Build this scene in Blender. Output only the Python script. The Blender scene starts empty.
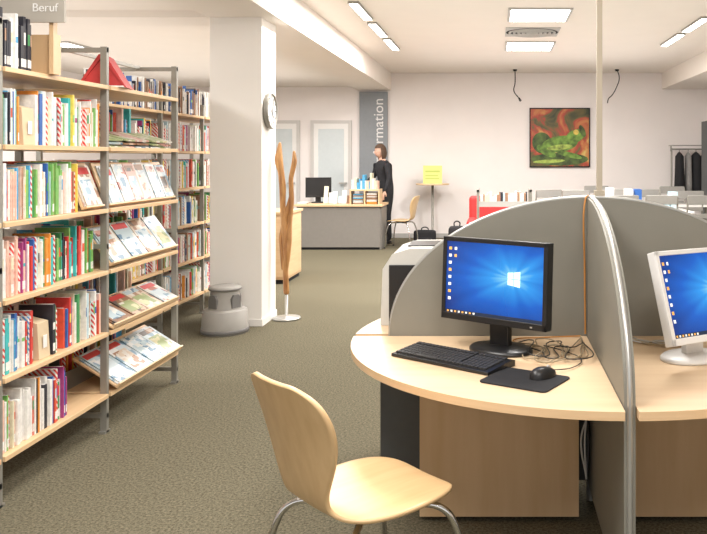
import bpy, math, random
from mathutils import Vector, Matrix, Euler
random.seed(7)
S = bpy.context.scene
COL = S.collection

# ------------------------------------------------------------------ materials
def mat(name, col, rough=0.5, metal=0.0, emis=0.0, ecol=None, noise=0.0, nscale=20, bump=0.0, bscale=200, coat=0.0):
    m = bpy.data.materials.new(name); m.use_nodes = True
    nt = m.node_tree; b = nt.nodes['Principled BSDF']
    b.inputs['Base Color'].default_value = (*col, 1)
    b.inputs['Roughness'].default_value = rough
    b.inputs['Metallic'].default_value = metal
    b.inputs['Coat Weight'].default_value = coat
    if emis > 0:
        b.inputs['Emission Color'].default_value = (*(ecol or col), 1)
        b.inputs['Emission Strength'].default_value = emis
    tc = nt.nodes.new('ShaderNodeTexCoord')
    if noise > 0:
        n = nt.nodes.new('ShaderNodeTexNoise'); n.inputs['Scale'].default_value = nscale
        n.inputs['Detail'].default_value = 4
        nt.links.new(tc.outputs['Object'], n.inputs['Vector'])
        r = nt.nodes.new('ShaderNodeValToRGB')
        r.color_ramp.elements[0].position = .3; r.color_ramp.elements[1].position = .7
        r.color_ramp.elements[0].color = (*[c*(1-noise) for c in col], 1)
        r.color_ramp.elements[1].color = (*[min(1, c*(1+noise)) for c in col], 1)
        nt.links.new(n.outputs['Fac'], r.inputs['Fac']); nt.links.new(r.outputs['Color'], b.inputs['Base Color'])
    if bump > 0:
        n2 = nt.nodes.new('ShaderNodeTexNoise'); n2.inputs['Scale'].default_value = bscale
        nt.links.new(tc.outputs['Object'], n2.inputs['Vector'])
        bp = nt.nodes.new('ShaderNodeBump'); bp.inputs['Strength'].default_value = bump
        bp.inputs['Distance'].default_value = .004
        nt.links.new(n2.outputs['Fac'], bp.inputs['Height']); nt.links.new(bp.outputs['Normal'], b.inputs['Normal'])
    return m

def wood(name, c1, c2, scale=(2, 30, 30), rough=.4):
    m = bpy.data.materials.new(name); m.use_nodes = True
    nt = m.node_tree; b = nt.nodes['Principled BSDF']; b.inputs['Roughness'].default_value = rough
    tc = nt.nodes.new('ShaderNodeTexCoord'); mp = nt.nodes.new('ShaderNodeMapping')
    mp.inputs['Scale'].default_value = scale
    n = nt.nodes.new('ShaderNodeTexNoise'); n.inputs['Scale'].default_value = 1.0; n.inputs['Detail'].default_value = 6
    r = nt.nodes.new('ShaderNodeValToRGB'); r.color_ramp.elements[0].position = .3; r.color_ramp.elements[1].position = .7
    r.color_ramp.elements[0].color = (*c1, 1); r.color_ramp.elements[1].color = (*c2, 1)
    nt.links.new(tc.outputs['Object'], mp.inputs['Vector']); nt.links.new(mp.outputs[0], n.inputs['Vector'])
    nt.links.new(n.outputs['Fac'], r.inputs['Fac']); nt.links.new(r.outputs['Color'], b.inputs['Base Color'])
    return m

def carpet():
    m = bpy.data.materials.new('carpet'); m.use_nodes = True
    nt = m.node_tree; b = nt.nodes['Principled BSDF']; b.inputs['Roughness'].default_value = 1
    b.inputs['Specular IOR Level'].default_value = .1
    tc = nt.nodes.new('ShaderNodeTexCoord')
    n = nt.nodes.new('ShaderNodeTexNoise'); n.inputs['Scale'].default_value = 85; n.inputs['Detail'].default_value = 5; n.inputs['Roughness'].default_value=.8
    n3 = nt.nodes.new('ShaderNodeTexNoise'); n3.inputs['Scale'].default_value = 1.2
    r = nt.nodes.new('ShaderNodeValToRGB')
    e = r.color_ramp.elements; e[0].position = .36; e[1].position = .66
    e[0].color = (.062, .056, .036, 1); e[1].color = (.255, .228, .158, 1)
    mx = nt.nodes.new('ShaderNodeMixRGB'); mx.blend_type = 'MULTIPLY'; mx.inputs[0].default_value = .12
    nt.links.new(tc.outputs['Object'], n.inputs['Vector']); nt.links.new(tc.outputs['Object'], n3.inputs['Vector'])
    nt.links.new(n.outputs['Fac'], r.inputs['Fac']); nt.links.new(r.outputs['Color'], mx.inputs[1]); nt.links.new(n3.outputs['Fac'], mx.inputs[2])
    nt.links.new(mx.outputs[0], b.inputs['Base Color'])
    bp = nt.nodes.new('ShaderNodeBump'); bp.inputs['Strength'].default_value = .4; bp.inputs['Distance'].default_value = .004
    nt.links.new(n.outputs['Fac'], bp.inputs['Height']); nt.links.new(bp.outputs['Normal'], b.inputs['Normal'])
    return m

def striped(name, c1, c2, scale=22):
    m = bpy.data.materials.new(name); m.use_nodes = True
    nt = m.node_tree; b = nt.nodes['Principled BSDF']; b.inputs['Roughness'].default_value = .5
    tc = nt.nodes.new('ShaderNodeTexCoord')
    w = nt.nodes.new('ShaderNodeTexWave'); w.bands_direction = 'DIAGONAL'; w.inputs['Scale'].default_value = scale
    r = nt.nodes.new('ShaderNodeValToRGB'); r.color_ramp.interpolation = 'CONSTANT'
    r.color_ramp.elements[0].color = (*c1, 1); r.color_ramp.elements[1].position = .5; r.color_ramp.elements[1].color = (*c2, 1)
    nt.links.new(tc.outputs['Object'], w.inputs['Vector']); nt.links.new(w.outputs['Fac'], r.inputs['Fac']); nt.links.new(r.outputs['Color'], b.inputs['Base Color'])
    return m

def screen_mat():
    m = bpy.data.materials.new('screen_wallpaper'); m.use_nodes = True
    nt = m.node_tree; b = nt.nodes['Principled BSDF']; b.inputs['Roughness'].default_value = .25
    b.inputs['Base Color'].default_value = (.005, .01, .03, 1)
    uv = nt.nodes.new('ShaderNodeUVMap')
    mp = nt.nodes.new('ShaderNodeMapping'); mp.inputs['Location'].default_value = (-.70*1.1, -.56*1.25, 0); mp.inputs['Scale'].default_value = (1.1, 1.25, 1)
    g = nt.nodes.new('ShaderNodeTexGradient'); g.gradient_type = 'SPHERICAL'
    gr = nt.nodes.new('ShaderNodeTexGradient'); gr.gradient_type = 'RADIAL'
    nz = nt.nodes.new('ShaderNodeTexNoise'); nz.noise_dimensions = '1D'; nz.inputs['Scale'].default_value = 12; nz.inputs['Detail'].default_value = 1
    md = nt.nodes.new('ShaderNodeMath'); md.operation = 'MULTIPLY_ADD'; md.inputs[1].default_value = .40; md.inputs[2].default_value = -.20
    ad = nt.nodes.new('ShaderNodeMath'); ad.operation = 'ADD'
    r = nt.nodes.new('ShaderNodeValToRGB'); e = r.color_ramp.elements
    e[0].position = 0.08; e[0].color = (.003, .035, .24, 1); e[1].position = 1; e[1].color = (.30, .80, 1, 1)
    k = e.new(.5); k.color = (.006, .13, .62, 1); k = e.new(.8); k.color = (.03, .36, .92, 1)
    nt.links.new(uv.outputs[0], mp.inputs['Vector']); nt.links.new(mp.outputs[0], g.inputs['Vector']); nt.links.new(mp.outputs[0], gr.inputs['Vector'])
    nt.links.new(gr.outputs['Fac'], nz.inputs['W']); nt.links.new(nz.outputs['Fac'], md.inputs[0])
    nt.links.new(g.outputs['Fac'], ad.inputs[0]); nt.links.new(md.outputs[0], ad.inputs[1])
    nt.links.new(ad.outputs[0], r.inputs['Fac']); nt.links.new(r.outputs['Color'], b.inputs['Emission Color'])
    b.inputs['Emission Strength'].default_value = .9
    return m

M = {}
M['wall'] = mat('wall_paint', (.86, .81, .79), .9, noise=.015, nscale=3)
M['ceil'] = mat('ceiling_paint', (.85, .79, .73), .9, noise=.01, nscale=3)
M['pillar'] = mat('pillar_paint', (.88, .85, .81), .8, noise=.01, nscale=4)
M['carpet'] = carpet()
M['birch'] = wood('birch_wood', (.70, .48, .27), (.78, .56, .34), (3, 3, 40))
M['birchv'] = wood('birch_wood_panel', (.62, .41, .22), (.70, .49, .29), (14, 14, 1.5))
M['desk'] = wood('maple_desktop', (.70, .50, .31), (.76, .57, .37), (2, 25, 10), .35)
M['chairwood'] = wood('beech_shell', (.66, .44, .22), (.74, .52, .28), (3, 30, 10), .35)
M['shelfwood'] = wood('shelf_wood', (.68, .46, .25), (.77, .55, .33), (30, 2, 30))
M['steel'] = mat('grey_steel', (.31, .30, .265), .45, .4, noise=.03)
M['chrome'] = mat('chrome', (.72, .72, .72), .12, 1, noise=.02)
M['silver'] = mat('silver_edge', (.50, .50, .48), .35, .7, noise=.02)
M['divider'] = mat('divider_laminate', (.225, .215, .18), .55, noise=.03, nscale=8)
M['dividerdk'] = mat('divider_lower', (.085, .09, .09), .6, noise=.05)
M['black'] = mat('black_plastic', (.012, .012, .013), .35, noise=.1)
M['blackm'] = mat('black_matte', (.014, .014, .016), .9, noise=.1)
M['white'] = mat('white_plastic', (.82, .81, .79), .4, noise=.01)
M['grey'] = mat('light_grey_plastic', (.44, .43, .41), .5, noise=.02)
M['printer'] = mat('printer_plastic', (.58, .57, .53), .45, noise=.02)
M['taupe'] = mat('counter_taupe', (.22, .205, .185), .6, noise=.03)
M['lamp'] = mat('lamp_glow', (1, 1, 1), .5, emis=9, ecol=(1, .98, .94))
M['glass'] = mat('frosted_glass', (.62, .68, .70), .2, noise=.02)
M['frame'] = mat('door_frame', (.60, .58, .56), .5, noise=.02)
M['red'] = mat('red_fabric', (.62, .03, .03), .7, noise=.05)
M['dred'] = mat('dark_red_card', (.50, .035, .035), .5, noise=.1)
M['orange'] = mat('orange_cord', (.50, .22, .05), .6, noise=.05)
M['yellow'] = mat('yellow_green_paper', (.66, .70, .24), .7, noise=.02)
M['bronze'] = wood('carved_wood', (.26, .10, .03), (.62, .34, .13), (25, 25, 4), .4)
M['skin'] = mat('skin', (.62, .38, .28), .5, noise=.03)
M['hair'] = mat('hair_brown', (.09, .05, .03), .7, noise=.2, nscale=60)
M['cloth'] = mat('dark_sweater', (.02, .02, .024), .9, noise=.2)
M['cable'] = mat('beige_cable', (.34, .27, .17), .6, noise=.05)
M['screen'] = screen_mat()
M['pane'] = mat('logo_glow', (.5, .8, 1), .5, emis=1.0, ecol=(.55, .88, 1))
M['icon1'] = mat('icon_white', (.8, .8, .8), .5, emis=.5, ecol=(.8, .85, .8))
M['icon2'] = mat('icon_orange', (.8, .4, .1), .5, emis=.4, ecol=(.9, .5, .1))
M['taskbar'] = mat('taskbar', (.01, .02, .04), .5, emis=.6, ecol=(.01, .02, .06))
M['keys'] = mat('keycaps', (.035, .035, .037), .5, noise=.1)

PAL = [(.80,.78,.74),(.82,.80,.76),(.75,.73,.70),(.62,.05,.04),(.70,.10,.05),(.80,.30,.05),(.06,.28,.10),(.20,.45,.12),
       (.03,.12,.40),(.08,.35,.60),(.05,.45,.45),(.80,.60,.10),(.03,.03,.04),(.35,.20,.12),(.78,.50,.40),(.50,.66,.72),(.35,.05,.20),(.7,.66,.48)]
BM = [mat('book_cover_%02d' % i, c, .45, noise=.12, nscale=45) for i, c in enumerate(PAL)]
BM.append(striped('book_striped_red', (.66, .06, .05), (.82, .78, .74)))
BM.append(striped('book_striped_blue', (.10, .30, .60), (.82, .80, .77), 26))
BM.append(mat('book_label_white', (.80, .79, .76), .5, noise=.15, nscale=140))
NB = len(PAL); STR = NB; STB = NB+1; LAB = NB+2
def cover_mat(name, c1, c2, c3, sc):
    m = bpy.data.materials.new(name); m.use_nodes = True
    nt = m.node_tree; b = nt.nodes['Principled BSDF']; b.inputs['Roughness'].default_value = .35
    tc = nt.nodes.new('ShaderNodeTexCoord'); n = nt.nodes.new('ShaderNodeTexVoronoi'); n.inputs['Scale'].default_value = sc
    n.distance = 'CHEBYCHEV'
    r = nt.nodes.new('ShaderNodeValToRGB'); r.color_ramp.interpolation = 'CONSTANT'; e = r.color_ramp.elements
    e[0].color = (*c1, 1); e[1].position = .55; e[1].color = (*c2, 1); k = e.new(.72); k.color = (*c3, 1)
    nt.links.new(tc.outputs['Object'], n.inputs['Vector']); nt.links.new(n.outputs['Color'], r.inputs['Fac']); nt.links.new(r.outputs['Color'], b.inputs['Base Color'])
    return m
COV = [cover_mat('magazine_cover_1', (.62,.60,.56), (.36,.42,.46), (.42,.14,.10), 24),
       cover_mat('magazine_cover_2', (.40,.50,.54), (.62,.62,.58), (.10,.20,.30), 22),
       cover_mat('magazine_cover_3', (.60,.50,.40), (.34,.19,.12), (.65,.62,.58), 24),
       cover_mat('magazine_cover_4', (.30,.36,.18), (.58,.54,.34), (.65,.64,.6), 22),
       cover_mat('magazine_cover_5', (.56,.33,.28), (.62,.56,.5), (.25,.08,.07), 26),
       cover_mat('magazine_cover_6', (.52,.60,.64), (.68,.69,.69), (.22,.34,.44), 24),
       cover_mat('magazine_cover_7', (.26,.14,.08), (.52,.40,.30), (.10,.08,.07), 20)]

# ------------------------------------------------------------------ mesh builder
class MB:
    def __init__(s): s.v = []; s.f = []; s.m = []; s.sm = []
    def add(s, vs, fs, m=0, T=None, smooth=False):
        o = len(s.v)
        for v in vs:
            v = Vector(v)
            if T is not None: v = T @ v
            s.v.append(v)
        for f in fs:
            s.f.append([i+o for i in f]); s.m.append(m); s.sm.append(smooth)
    def box(s, x0, x1, y0, y1, z0, z1, m=0, T=None):
        vs = [(x0,y0,z0),(x1,y0,z0),(x1,y1,z0),(x0,y1,z0),(x0,y0,z1),(x1,y0,z1),(x1,y1,z1),(x0,y1,z1)]
        s.add(vs, [(0,3,2,1),(4,5,6,7),(0,1,5,4),(1,2,6,5),(2,3,7,6),(3,0,4,7)], m, T)
    def cyl(s, p0, p1, r0, r1=None, n=16, m=0, T=None, cap=True):
        if r1 is None: r1 = r0
        p0 = Vector(p0); p1 = Vector(p1); d = (p1-p0).normalized()
        a = d.orthogonal().normalized(); b = d.cross(a)
        vs = []
        for i in range(n):
            t = 2*math.pi*i/n; q = a*math.cos(t)+b*math.sin(t)
            vs.append(p0+q*r0)
        for i in range(n):
            t = 2*math.pi*i/n; q = a*math.cos(t)+b*math.sin(t)
            vs.append(p1+q*r1)
        s.add(vs, [(i, (i+1) % n, n+(i+1) % n, n+i) for i in range(n)], m, T, True)
        if cap:
            s.add(vs[:n], [tuple(range(n))[::-1]], m, T); s.add(vs[n:], [tuple(range(n))], m, T)
    def lathe(s, prof, n=32, m=0, T=None, smooth=True):
        k = len(prof); vs = []
        for i in range(n):
            t = 2*math.pi*i/n
            for r, z in prof: vs.append((r*math.cos(t), r*math.sin(t), z))
        fs = []
        for i in range(n):
            j = (i+1) % n
            for q in range(k-1): fs.append((i*k+q, j*k+q, j*k+q+1, i*k+q+1))
        s.add(vs, fs, m, T, smooth)
    def prism(s, pts, axis, a, b, m=0, T=None, msides=None):
        def P(p, h):
            return {'x': (h, p[0], p[1]), 'y': (p[0], h, p[1]), 'z': (p[0], p[1], h)}[axis]
        n = len(pts); vs = [P(p, a) for p in pts]+[P(p, b) for p in pts]
        s.add(vs, [tuple(range(n))[::-1], tuple(range(n, 2*n))], m, T)
        s.add(vs, [(i, (i+1) % n, n+(i+1) % n, n+i) for i in range(n)], m if msides is None else msides, T)
    def sphere(s, c, r, m=0, T=None, n=16, k=10):
        if not hasattr(r, '__len__'): r = (r, r, r)
        vs = []; fs = []
        for i in range(k+1):
            ph = math.pi*i/k
            for j in range(n):
                t = 2*math.pi*j/n
                vs.append((c[0]+r[0]*math.sin(ph)*math.cos(t), c[1]+r[1]*math.sin(ph)*math.sin(t), c[2]+r[2]*math.cos(ph)))
        for i in range(k):
            for j in range(n):
                fs.append((i*n+j, (i+1)*n+j, (i+1)*n+(j+1) % n, i*n+(j+1) % n))
        s.add(vs, fs, m, T, True)
    def obj(s, name, mats, parent=None, bevel=0, fix=True):
        me = bpy.data.meshes.new(name); me.from_pydata([tuple(v) for v in s.v], [], s.f)
        for mm in mats: me.materials.append(mm)
        for i, p in enumerate(me.polygons):
            p.material_index = s.m[i]; p.use_smooth = s.sm[i]
        if fix:
            import bmesh
            bm = bmesh.new(); bm.from_mesh(me)
            bmesh.ops.recalc_face_normals(bm, faces=bm.faces); bm.to_mesh(me); bm.free()
        o = bpy.data.objects.new(name, me); COL.objects.link(o)
        if parent: o.parent = parent
        if bevel > 0:
            b = o.modifiers.new('bevel', 'BEVEL'); b.width = bevel; b.segments = 3; b.limit_method = 'ANGLE'
        return o

def empty(name, loc=(0, 0, 0), rz=0, sc=(1, 1, 1)):
    e = bpy.data.objects.new(name, None); e.location = loc; e.rotation_euler = (0, 0, rz); e.empty_display_size = .1; e.scale = sc
    COL.objects.link(e); return e

def tube(name, pts, r, m, parent=None, smooth=True, cyclic=False):
    cu = bpy.data.curves.new(name, 'CURVE'); cu.dimensions = '3D'; cu.bevel_depth = r; cu.bevel_resolution = 3; cu.use_fill_caps = True
    if smooth:
        sp = cu.splines.new('BEZIER'); sp.bezier_points.add(len(pts)-1)
        for i, p in enumerate(pts):
            bp = sp.bezier_points[i]; bp.co = p; bp.handle_left_type = bp.handle_right_type = 'AUTO'
        sp.resolution_u = 8
    else:
        sp = cu.splines.new('POLY'); sp.points.add(len(pts)-1)
        for i, p in enumerate(pts): sp.points[i].co = (*p, 1)
    sp.use_cyclic_u = cyclic
    cu.materials.append(m)
    o = bpy.data.objects.new(name, cu); COL.objects.link(o)
    if parent: o.parent = parent
    return o

def simple_box(name, x0, x1, y0, y1, z0, z1, m, bevel=0):
    b = MB(); b.box(x0, x1, y0, y1, z0, z1); return b.obj(name, [m], bevel=bevel)

# ------------------------------------------------------------------ room shell
simple_box('floor', -6.6, 5.3, -3, 14.6, -.1, 0, M['carpet'])
simple_box('wall_back', -6.5, 5.2, 14.5, 14.6, 0, 3.1, M['wall'])
simple_box('wall_left', -6.6, -6.5, -3, 14.6, 0, 3.1, M['wall'])
simple_box('wall_right', 5.2, 5.3, -3, 14.6, 0, 3.1, M['wall'])
b = MB()
b.box(-2.0, 3.1, -3, 14.5, 3.06, 3.12)
b.box(-6.5, -2.55, -3, 14.5, 2.80, 3.12)
b.box(3.1, 5.2, -3, 14.5, 2.76, 3.12)
b.obj('ceiling', [M['ceil']])
b = MB(); b.box(-2.55, -1.93, -3, 14.5, 2.74, 3.12); b.box(-6.5, -2.55, 6.92, 7.38, 2.74, 2.80)
b.obj('trim_1', [M['ceil']])
simple_box('baseboard_back', -6.5, 5.2, 14.485, 14.5, 0, .08, M['grey'])
simple_box('baseboard_left', -6.5, -6.485, -3, 14.5, 0, .08, M['grey'])
b = MB(); b.box(-2.53, -2.07, 6.92, 7.36, 0, 2.74, 0)
b.box(-2.54, -2.06, 6.91, 7.37, 0, .06, 0)
b.obj('pillar', [M['pillar']])

def door(name, x0, x1, top):
    b = MB(); y = 14.5
    b.box(x0-.06, x0, y-.05, y-.001, 0, top+.06, 0); b.box(x1, x1+.06, y-.05, y-.001, 0, top+.06, 0); b.box(x0, x1, y-.05, y-.001, top, top+.06, 0)
    b.box(x0, x1, y-.03, y-.002, 0, top, 1)
    b.box(x0, x0+.08, y-.04, y-.002, 0, top, 2); b.box(x1-.08, x1, y-.04, y-.002, 0, top, 2); b.box(x0+.08, x1-.08, y-.04, y-.002, top-.1, top, 2); b.box(x0+.08, x1-.08, y-.04, y-.002, 0, .25, 2)
    b.box(x1-.06, x1-.03, y-.1, y-.04, 1.0, 1.03, 3); b.box(x1-.16, x1-.03, y-.11, y-.09, 1.0, 1.03, 3)
    return b.obj(name, [M['frame'], M['glass'], M['white'], M['silver']])
door('door_1', -4.35, -3.68, 2.12)
door('door_2', -3.36, -2.72, 2.12)

# ------------------------------------------------------------------ ceiling lamps
def tube_lamp(x, y0, y1):
    b = MB(); b.box(x-.055, x+.055, y0, y1, 3.035, 3.06, 0); b.box(x-.042, x+.042, y0+.02, y1-.02, 3.03, 3.036, 1)
    b.obj('ceiling_strip_lamp', [M['steel'], M['lamp']])
for y0, y1 in ((6.6, 7.5), (7.8, 8.75), (9.0, 9.98), (10.22, 11.2)): tube_lamp(-1.42, y0, y1)
for y0, y1 in ((6.4, 7.3), (7.5, 8.4), (8.66, 9.6), (9.8, 10.8)): tube_lamp(2.34, y0, y1)
def panel_lamp(x0, x1, y0, y1, z=3.06):
    b = MB(); b.box(x0, x1, y0, y1, z-.02, z, 0); b.box(x0+.03, x1-.03, y0+.03, y1-.03, z-.024, z-.019, 1)
    b.obj('ceiling_panel_lamp', [M['grey'], M['lamp']])
panel_lamp(.14, .82, 8.15, 8.88); panel_lamp(.14, .82, 10.5, 11.3)
panel_lamp(-5.08, -4.78, 8.75, 9.3, 2.80)
panel_lamp(.14, .82, 4.2, 4.9)
b = MB(); T = Matrix.Translation((.46, 9.7, 3.06))
b.box(-.33, .33, -.33, .33, -.012, 0, 0, T)
for i in range(5):
    r = .05+.055*i
    b.lathe([(r, -.012), (r+.012, -.03), (r+.022, -.03), (r+.024, -.012)], 32, 0, T)
    b.lathe([(r+.025, -.0125), (r+.054, -.0125)], 32, 1, T)
b.obj('ceiling_vent', [M['grey'], M['blackm']])

for x in (515, 617):
    X = (x-495)*13.9/780
    e = empty('hanging_cable', (X, 13.9, 3.06))
    tube('wire', [(0, 0, 0), (0, 0, -.25), (-.02, 0, -.38), (.06, 0, -.50), (.10, 0, -.56), (.07, 0, -.50)] if x < 600 else
         [(0, 0, 0), (.04, 0, -.15), (-.01, 0, -.32), (-.09, 0, -.46), (-.15, 0, -.52), (-.17, 0, -.60)], .009, M['blackm'], e)
    bb = MB(); bb.lathe([(0, 0), (.04, 0), (.03, -.03), (0, -.03)], 16); bb.obj('rosette', [M['blackm']], e)

# ------------------------------------------------------------------ bookshelves
LV = [.214+.335*i for i in range(6)]
def rack(name, X, ys, depth=.5, top=2.1, levels=LV):
    e = empty(name, (0, 0, 0))
    b = MB()
    for y in ys:
        for x in (X, X-depth):
            b.box(x-.035 if x == X else x, x if x == X else x+.035, y-.0125, y+.0125, 0, top)
            b.box(x-.035 if x == X else x, x if x == X else x+.035, y-.03, y+.03, 0, .012)
        for z in (top-.03, 1.0, .08): b.box(X-depth, X, y-.01, y+.01, z, z+.025)
    b.obj('uprights', [M['steel']], e)
    b = MB()
    for i in range(len(ys)-1):
        y0, y1 = ys[i]+.013, ys[i+1]-.013
        for z in levels: b.box(X-depth+.01, X+.012, y0, y1, z-.022, z)
    b.obj('shelf_boards', [M['shelfwood']], e, bevel=.002)
    b = MB()
    for i in range(len(ys)-1):
        y0, y1 = ys[i]+.013, ys[i+1]-.013
        for z in levels[:-1]: b.box(X-depth/2-.003, X-depth/2+.003, y0, y1, z, z+.10)
        b.box(X-depth/2-.01, X-depth/2+.01, y0, y1, top-.02, top)
    b.obj('back_stops', [M['steel']], e)
    return e

def row(b, X, y, y1, z, sgn=-1, fill=1.0, hmax=.27, pal=None, lab=.55):
    base = random.choice(range(NB))
    while y < y1-.02:
        if random.random() < .022*(2-fill):
            y += random.uniform(.03, .10)*(2-fill)
            base = random.choice(range(NB)); continue
        if random.random() < .12: base = random.choice(range(NB))
        t = random.choice((random.uniform(.005, .014), random.uniform(.01, .024))); h = min(hmax, random.uniform(.18, .262)); d = random.uniform(.13, .19)
        if y+t > y1: break
        rr = random.random()
        m = pal[random.randrange(len(pal))] if pal else (STR if rr < .10 else STB if rr < .11 else random.choice((0, 1, 2)) if rr < .34 else base if rr < .46 else random.randrange(NB))
        off = random.uniform(0, .018); x0 = X+sgn*off; x1 = X+sgn*(off+d)
        a, c = min(x0, x1), max(x0, x1)
        b.box(a, c, y, y+t-.0008, z+.0015, z+h, m)
        b.box(min(x0+sgn*.004, x1-sgn*.002), max(x0+sgn*.004, x1-sgn*.002), y+.001, y+t-.002, z+h, z+h+.0005, LAB)
        if random.random() < lab and m != LAB:
            xs = x0-sgn*.0008; b.box(min(xs, x0), max(xs, x0), y+.001, y+t-.002, z+.018, z+.055, LAB)
            if random.random() < .6: b.box(min(xs, x0), max(xs, x0), y+.001, y+t-.002, z+.12, z+.12+random.uniform(.01, .06), random.randrange(NB))
        y += t
Xr = -2.11
ys1 = [2.41, 3.33, 4.25, 5.18]
rack('bookshelf', Xr, ys1)
b = MB()
for k, z in enumerate(LV):
    for (y0, y1) in ((2.43, 3.31), (3.35, 4.23)):
        if k == 5:
            row(b, Xr-.02, y0, y0+(.27 if y0 > 3.3 else .8), z, pal=[12, 12, 12, 12, 0], hmax=.30, lab=1)
            continue
        if y0 < 3.3: row(b, Xr-.015, y0, y1, z, fill=1)
        else:
            if k == 1:
                row(b, Xr-.015, y0, 3.63, z, lab=.9); row(b, Xr-.015, 3.75, 4.22, z)
            elif k == 0: row(b, Xr-.015, y0, 3.9, z)
            elif k == 2: row(b, Xr-.015, y0, 3.80, z); row(b, Xr-.05, 3.82, 4.21, z, pal=[10, 7, 6, 12, 3, 0])
            elif k == 3: row(b, Xr-.015, y0, 4.0, z)
            else: row(b, Xr-.015, y0, 3.51, z); row(b, Xr-.015, 3.63, 4.22, z)
        row(b, Xr-.48, y0, y1, z, sgn=1, fill=.9)
for k in (0, 1, 2, 3, 4): row(b, Xr-.48, 4.27, 5.16, LV[k], sgn=1, fill=.7)
b.obj('library_books', BM, fix=False)

cream = mat('cream_card', (.66, .53, .35), .7, noise=.03)
def bookend(y, z):
    bb = MB()
    bb.prism([(Xr-.02, z+.001), (Xr-.19, z+.001), (Xr-.19, z+.2), (Xr-.15, z+.2), (Xr-.03, z+.17)], 'y', y, y+.09)
    bb.box(Xr-.0201, Xr-.017, y+.03, y+.06, z+.05, z+.11, 1)
    bb.obj('magazine_file_box', [cream, M['white']], bevel=.002)
bookend(3.525, LV[4]); bookend(3.645, LV[1])

e = empty('magazine_display')
b = MB(); mg = MB()
def slanted(zlow, xlow, depth, rise, y0=4.28, y1=5.15, nmag=4, pal=(0, 1, 2, 4, 5), hh0=.285, th=.012):
    ang = math.atan2(rise, depth); L = math.hypot(depth, rise)
    T = Matrix.Translation((xlow, 0, zlow)) @ Matrix.Rotation(ang, 4, 'Y')
    b.box(-L, 0, y0, y1, -th, 0, 0, T)
    b.box(0, .010, y0, y1, -th, .02, 0, T)
    w = (y1-y0-.02)/nmag
    for i in range(nmag):
        y = y0+.02+i*w+random.uniform(-.01, .01)
        for j in range(2):
            wd = min(.20, w*.92); hh = min(L-.01, hh0)*random.uniform(.88, 1)
            x1 = -hh-.004*j; p = random.choice(pal)
            mg.box(x1, -.003, y+.012*j, y+.012*j+wd, .002+.007*j, .008+.007*j, p, T)
            if j == 1:
                mg.box(x1+.012, x1+.05, y+.012+.01, y+.012+wd-.02, .015, .0155, random.choice((1, 4, 6, 7)), T)
                mg.box(x1+.08, -.03, y+.012+.02, y+.012+wd-.03, .015, .0155, random.choice((1, 2, 3, 6, 5)), T)
slanted(.245, Xr+.035, .24, .15, nmag=4, pal=(5, 5, 1))
slanted(LV[2]+.03, Xr+.0, .15, .20, nmag=4)
slanted(LV[1]+.02, Xr+.01, .20, .11, nmag=4, pal=(6, 2, 6, 0))
slanted(LV[3]+.02, Xr-.02, .09, .23, nmag=6, pal=(0, 2, 4, 5, 0))
slanted(LV[3]+.02, Xr-.02, .09, .23, 4.03, 4.22, nmag=1, pal=(2, 4))
for i in range(5):
    for j in range(3):
        y = 4.30+i*.17
        T = Matrix.Translation((Xr-.12, y+.08, LV[4]+.012+.02*j)) @ Matrix.Rotation(random.uniform(-.2, .2), 4, 'Z') @ Matrix.Rotation(.25, 4, 'Y')
        mg.box(-.12, .10, -.075, .075, 0.01, .02, random.choice((3, 3, 1, 4, 6)), T)
b.obj('display_boards', [M['shelfwood']], e, bevel=.002); mg.obj('magazines', COV+[M['dred']], e)

bb = MB(); bb.prism([(-.13, 0), (-.12, 0), (-.005, .165), (.11, 0), (.12, 0), (.012, .18), (-.02, .18)], 'y', -.1, .12)
bb.prism([(-.12, .0), (.11, .0), (.11, .008), (-.12, .008)], 'y', -.1, .12, 1)
bb.prism([(-.115, .009), (.105, .009), (-.002, .155), (-.008, .155)], 'y', -.09, .11, 2)
o = bb.obj('open_red_book', [M['dred'], M['white'], M['dred']]); o.location = (-2.20, 4.42, LV[5]+.001); o.rotation_euler = (0, 0, .25)
e = empty('shelf_sign', (-2.13, 3.53, LV[5]))
bb = MB(); bb.box(-.12, .06, .16, .19, .001, .19, 1); bb.box(-.20, -.18, .12, .16, 0.001, .26, 1)
bb.box(-.21, .12, .11, .125, .24, .37, 0); bb.box(-.20, -.18, .126, .14, .2, .3, 1); bb.box(.04, .06, .126, .16, .001, .3, 1)
bb.obj('sign_body', [mat('sign_board', (.42, .39, .34), .6, noise=.02), M['birchv']], e)
def text(name, body, size, loc, rot, m, parent=None, ext=.001):
    cu = bpy.data.curves.new(name, 'FONT'); cu.body = body; cu.size = size; cu.extrude = ext; cu.materials.append(m)
    o = bpy.data.objects.new(name, cu); o.location = loc; o.rotation_euler = rot; COL.objects.link(o)
    if parent: o.parent = parent
    return o
text('sign_text', 'Beruf', .055, (-.03, .108, .29), (math.pi/2, 0, 0), M['white'], e)

rack('bookshelf', -2.80, [5.62, 6.56, 7.5, 8.44], levels=LV, top=2.0)
b = MB()
for z in LV[:-1]:
    for y0, y1 in ((5.64, 6.54), (6.58, 7.48), (7.52, 8.42)):
        row(b, -2.815, y0, y1, z); row(b, -3.28, y0, y1, z, sgn=1)
for y0, y1 in ((5.64, 6.54), (6.58, 7.48), (7.52, 8.42)): row(b, -2.815, y0, y1, LV[-1], pal=[13, 12, 2, 8, 0])
b.obj('library_books', BM, fix=False)

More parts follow.
